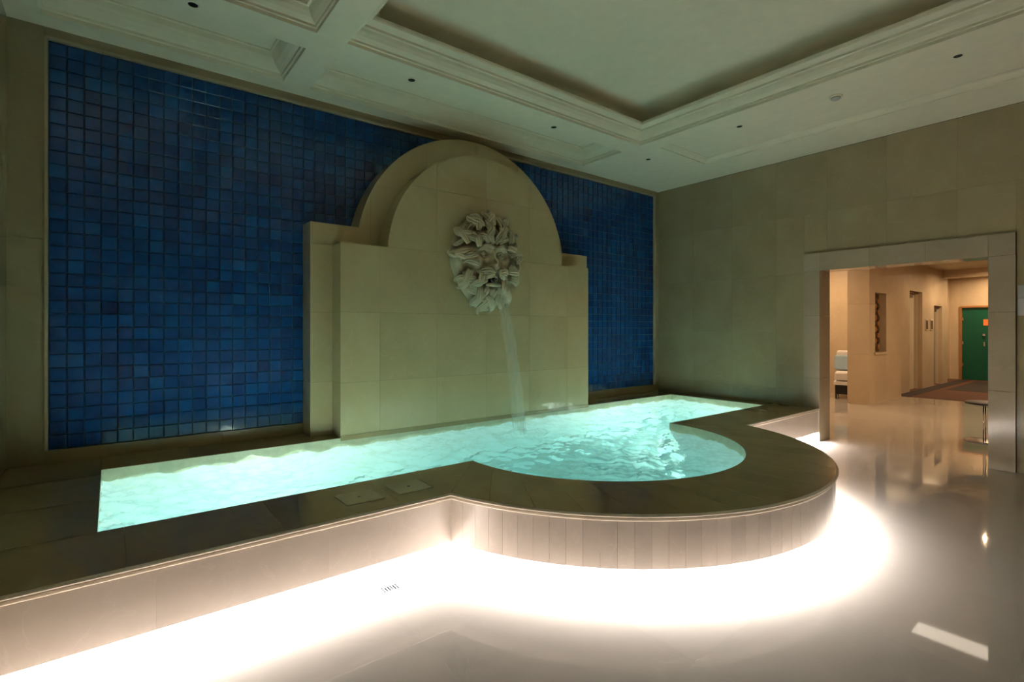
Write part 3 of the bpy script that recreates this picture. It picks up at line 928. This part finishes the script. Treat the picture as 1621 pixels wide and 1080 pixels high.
def downlight(x, y, z, label):
    t = empty('downlight', (x, y, z)); tag(t, label, 'downlight', 'unlit downlights in the pool room ceiling')
    lathe('trim_ring', [(.040, 0), (.040, -.003), (.034, -.004), (.034, 0)], M_plaster, t, seg=20)
    lathe('dark_recess', [(.032, 0.0), (.032, -.0035), (.02, -.0036)], M_black, t, seg=20)
downlight(2.243, 4.40, ZC, 'small dark unlit downlight above the left of the fountain arch')
downlight(4.075, 4.40, ZC, 'small dark unlit downlight above the right of the fountain arch')
downlight(5.88, 4.42, ZC, 'small dark unlit downlight near the back right ceiling corner')
downlight(5.90, 3.12, ZC + .056, 'small dark unlit downlight right of the raised tray, farther one')
downlight(5.90, 1.12, ZC + .056, 'small dark unlit downlight right of the raised tray, nearer one')
downlight(0.47, 4.36, ZC, 'small dark unlit downlight above the upper left tiles')
sd = empty('smoke_detector', (5.93, 2.10, ZC + .056)); tag(sd, 'round pale smoke detector on the ceiling between two downlights', 'smoke detector')
lathe('base', [(.062, 0), (.062, -.010), (.056, -.014)], M_plaster, sd, seg=24)
lathe('sensor_cap', [(.046, -.014), (.046, -.026), (.036, -.034), (.014, -.036)], M_grey, sd, seg=24)

sg = empty('wall_sign', (XW, .80, 1.79)); tag(sg, 'pale two part wall sign at the right of the doorway surround', 'sign')
box('upper_panel', -.012, 0, -.14, .135, .035, .165, M_grey, sg, 0.002)
box('lower_panel', -.012, 0, -.14, .135, -.15, .030, M_greyl, sg, 0.002)

# ================================================================== BEYOND THE DOORWAY
HZ = 3.10
HX0, HX1, HY0, HY1 = XP + PD, 19.9, -1.0, 7.0
fh = empty('floor_hall'); tag(fh, 'warm lit marble floor beyond the doorway', 'floor', kind='structure')
for i in range(8):
    for j in range(9):
        x0, y0 = XP + .001 + i * .81, HY0 + j * .9
        if i == 0 and not (y0 + .9 > PYR - .5 and y0 < PYL + .2) and False: continue
        box('floor_slab', x0 + .0002, x0 + .81 - .0002, y0 + .0002, min(y0 + .9, HY1) - .0002, -.03, 0, M_floor, fh)
box('joint_bed', XP, 14.0, HY0, HY1, -.06, -.012, M_grout, fh)
cp = empty('floor_carpet'); tag(cp, 'reddish brown carpet along the far hallway', 'carpet', kind='structure')
box('carpet', 13.90, HX1, HY0, 4.1, -.02, .004, M_carpet, cp)
box('dark_border', 16.2, 19.5, 0.5, 3.3, .004, .007, M_carpet2, cp)
box('dark_edge', 13.90, 19.8, 3.45, 3.72, .004, .008, M_carpet2, cp)
ch = empty('ceiling_hall'); tag(ch, 'plain ceiling of the hallway beyond the doorway', 'ceiling', kind='structure')
box('panel', HX0, HX1 + .2, HY0 - .1, HY1 + .1, HZ, HZ + .1, M_cream, ch)
box('beam', 17.9, 18.3, HY0, 4.0, 2.90, HZ, M_hall, ch)
def wall(name, label, lst, mat=M_hall):
    w = empty(name); tag(w, label, 'wall', kind='structure')
    for b_ in lst: box('wall_slab', *b_, mat, w)
    return w
wall('wall_hall_right', 'right wall of the hallway behind the doorway jamb', [(HX0 + 2.0 * i, HX0 + 2.0 * i + 1.998, HY0 - .1, HY0, 0, HZ) for i in range(7)])
wall('wall_hall_near', 'hall side of the pool room wall', [(HX0, HX0 + .02, HY0, PYRO, 0, HZ), (HX0, HX0 + .02, PYLO, HY1, 0, HZ), (HX0, HX0 + .02, PYRO, PYLO, PZO, HZ)])
wall('wall_lounge_left', 'far left wall of the lounge', [(HX0 + 1.9 * i, HX0 + 1.9 * i + 1.898, HY1, HY1 + .1, 0, HZ) for i in range(4)])
wall('wall_lounge_back', 'pale wall behind the white lounge chair', [(13.35, 13.45, 3.76 + .65 * i, 3.76 + .65 * i + .648, 0, HZ) for i in range(5)])
wall('wall_hall_left', 'left wall of the hallway with two door recesses', [
    (13.75, 14.95, 3.72, 3.90, 0, HZ), (14.95, 15.99, 3.72, 3.90, 2.42, HZ), (15.99, 17.05, 3.72, 3.90, 0, HZ), (17.05, 17.85, 3.72, 3.90, 2.12, HZ), (17.85, 18.4, 3.72, 3.90, 0, HZ),
    (18.4, HX1, 3.98, 4.1, 0, HZ), (14.9, 18.4, 3.905, 4.1, 0, HZ)])
wall('wall_hall_end', 'end wall of the hallway around the green door', [(HX1, HX1 + .1, HY0, 2.70, 0, HZ), (HX1, HX1 + .1, 3.73, 4.1, 0, HZ), (HX1, HX1 + .1, 2.70, 3.73, 2.18, HZ)])
# pier with a niche
nx0, nx1, nz0, nz1 = 12.08, 12.75, 1.03, 2.24
pw = wall('wall_pier', 'warm stone pier with a tall niche beyond the doorway', [
    (11.75, 12.03, 3.57, 3.95, 0, 1.0), (11.75, 12.03, 3.57, 3.95, 1.002, 2.0), (11.75, 12.03, 3.57, 3.95, 2.002, HZ),
    (12.03, nx0, 3.57, 3.76, 0, HZ), (nx0, nx1, 3.57, 3.76, 0, nz0), (nx0, nx1, 3.57, 3.76, nz1, HZ), (nx1, 13.75, 3.57, 3.76, 0, HZ), (nx0, nx1, 3.712, 3.76, nz0, nz1)])
box('niche_ledge', nx0 - .06, nx1 + .04, 3.545, 3.60, nz0 - .05, nz0, M_hall, pw)
orn = empty('niche_ornament', (12.41, 3.70, nz0)); tag(orn, 'tall dark carved lattice panel standing in the pier niche', 'ornament')
box('backing', -.32, .32, -.006, .010, 0, nz1 - nz0, M_bronze, orn)
for k in range(9):
    for j in range(4):
        lathe('rosette', [(.055, 0), (.055, -.02), (.03, -.03), (.012, -.02)], M_wood if (k + j) % 2 else M_bronze, orn, loc=(-.24 + .16 * j, -.006, .10 + .12 * k), axis='Y', seg=8)

def hall_door(name, x0, x1, zt, label, mat):
    t = empty(name, (x0, 3.86, 0)); tag(t, label, 'door', kind='structure')
    w = x1 - x0
    box('leaf', .03, w - .03, .0, .035, .005, zt - .03, mat, t, .003)
    box('frame', 0, .03, -.06, .04, 0, zt, M_cream, t); box('frame', w - .03, w, -.06, .04, 0, zt, M_cream, t); box('frame', .03, w - .03, -.06, .04, zt - .03, zt, M_wood, t)
    box('handle', .09, .21, -.05, -.03, 1.0, 1.02, M_dark, t); box('handle_plate', .08, .12, -.03, .0, .94, 1.10, M_dark, t)
    box('closer', .25, .55, -.07, .0, zt - .14, zt - .06, M_dark, t)
hall_door('door_1', 14.96, 15.98, 2.41, 'cream door recessed in the hallway wall, nearer one', M_cream)
hall_door('door_2', 17.06, 17.84, 2.11, 'brown door recessed in the hallway wall beyond the plaques', plain('brown door', (.26, .20, .15), .5))
dg = empty('door_3', (HX1, 3.215, 0)); tag(dg, 'dark green door at the far end of the hallway', 'door', kind='structure')
box('leaf', .02, .06, -.47, .47, .005, 2.13, M_green, dg, .003)
for b4 in ((-.04, .02, .47, .515, 0, 2.18), (-.04, .02, -.515, -.47, 0, 2.18), (-.04, .02, -.47, .47, 2.13, 2.18)): box('frame', *b4, M_wood, dg)
box('notice', .008, .02, -.16, .0, 1.60, 1.78, M_orange, dg)
box('handle', -.03, .0, -.05, .01, 1.30, 1.36, M_chrome, dg); box('handle_plate', .0, .02, -.04, .0, 1.0, 1.12, M_chrome, dg)
for z_ in (.4, 1.05, 1.75): box('hinge', .0, .02, .44, .47, z_, z_ + .09, M_chrome, dg)
for x_, lb in ((16.32, 'small dark wall plaque in the hallway, nearer of the pair'), (16.76, 'small dark wall plaque in the hallway, farther of the pair')):
    t = empty('wall_plaque', (x_, 3.72, 1.60)); tag(t, lb, 'plaque', 'plaques between the hallway doors')
    box('frame', -.11, .11, -.02, 0, -.13, .15, M_cream, t, .003); box('face', -.085, .085, -.024, -.02, -.10, .12, M_bronze, t)

# lounge chair, seen through the gap left of the pier
ac = empty('lounge_chair', (12.71, 4.22, 0)); ac.rotation_euler = (0, 0, radians(16)); tag(ac, 'white lounge chair beyond the doorway, left of the pier', 'chair')
box('seat_cushion', -.40, .28, -.265, .265, .40, .57, M_white, ac, .03)
box('backrest', .22, .40, -.265, .265, .50, 1.02, M_white, ac, .04)
box('frame', -.42, .40, -.28, .28, .30, .375, M_white, ac, .008)
box('underside_shade', -.38, .38, -.25, .25, .10, .30, M_dark, ac, .006)  # dark box standing in for the shade between the chair legs
for sx in (-.36, .34):
    for sy in (-.24, .24): tube('leg', [(sx, sy, .30), (sx, sy, 0)], [.02, .016], M_dark, ac, seg=8)
cu = empty('cushion', (12.83, 4.36, .57)); cu.rotation_euler = (0, 0, radians(16)); tag(cu, 'pale blue cushion leaning on the white lounge chair', 'cushion')
o = box('pad', -.055, .0, -.14, .20, .02, .34, M_blue, cu, .026); o.rotation_euler = (0, radians(9), 0)

# round side table half hidden by the right jamb
tb = empty('side_table', (9.16, 1.43, 0)); tag(tb, 'small round side table with thin chrome legs behind the right jamb', 'table')
lathe('base', [(.25, .0), (.25, .012), (.235, .018), (.03, .02)], plain('table base', (.28, .24, .22), .25, .7), tb, seg=36)
lathe('top', [(.23, .50), (.24, .505), (.24, .522), (.23, .527), (.02, .527)], M_tabletop, tb, seg=36)
for a in (150, 270, 30): tube('leg', [(.075 * cos(radians(a)), .075 * sin(radians(a)), .02), (.075 * cos(radians(a)), .075 * sin(radians(a)), .50)], [.007, .007], M_chrome, tb, seg=8)

# lamps of the hallway
lp = empty('ceiling_panel_light', (9.72, 1.70, HZ)); tag(lp, 'long lit ceiling panel just beyond the doorway', 'lamp')
box('housing', -.29, .29, -.68, .68, -.02, 0, M_cream, lp); box('diffuser', -.20, .20, -.65, .65, -.026, -.02, M_panel, lp)
for x_, y_, lb in ((11.0, 0.7, 'lit downlight in the hallway ceiling before the pier'), (12.6, 0.7, 'lit downlight in the hallway ceiling beside the niche'), (15.07, 2.41, 'lit downlight above the carpet start'), (17.1, 2.6, 'lit downlight above the hallway plaques'), (19.1, 2.9, 'lit downlight before the green door'), (12.3, 4.9, 'lit downlight above the white lounge chair'), (10.3, 4.6, 'lit downlight left beyond the doorway')):
    t = empty('hall_downlight', (x_, y_, HZ)); tag(t, lb, 'downlight', 'lit downlights in the hallway ceiling')
    lathe('trim_ring', [(.06, 0), (.06, -.008), (.032, -.010), (.03, 0)], M_chrome, t, seg=20)
    rl_ = .014 if x_ > 15 and x_ < 15.2 else .028
    lathe('lens', [(rl_, -.001), (rl_, -.004), (rl_ * .4, -.006)], M_bulb, t, seg=20)
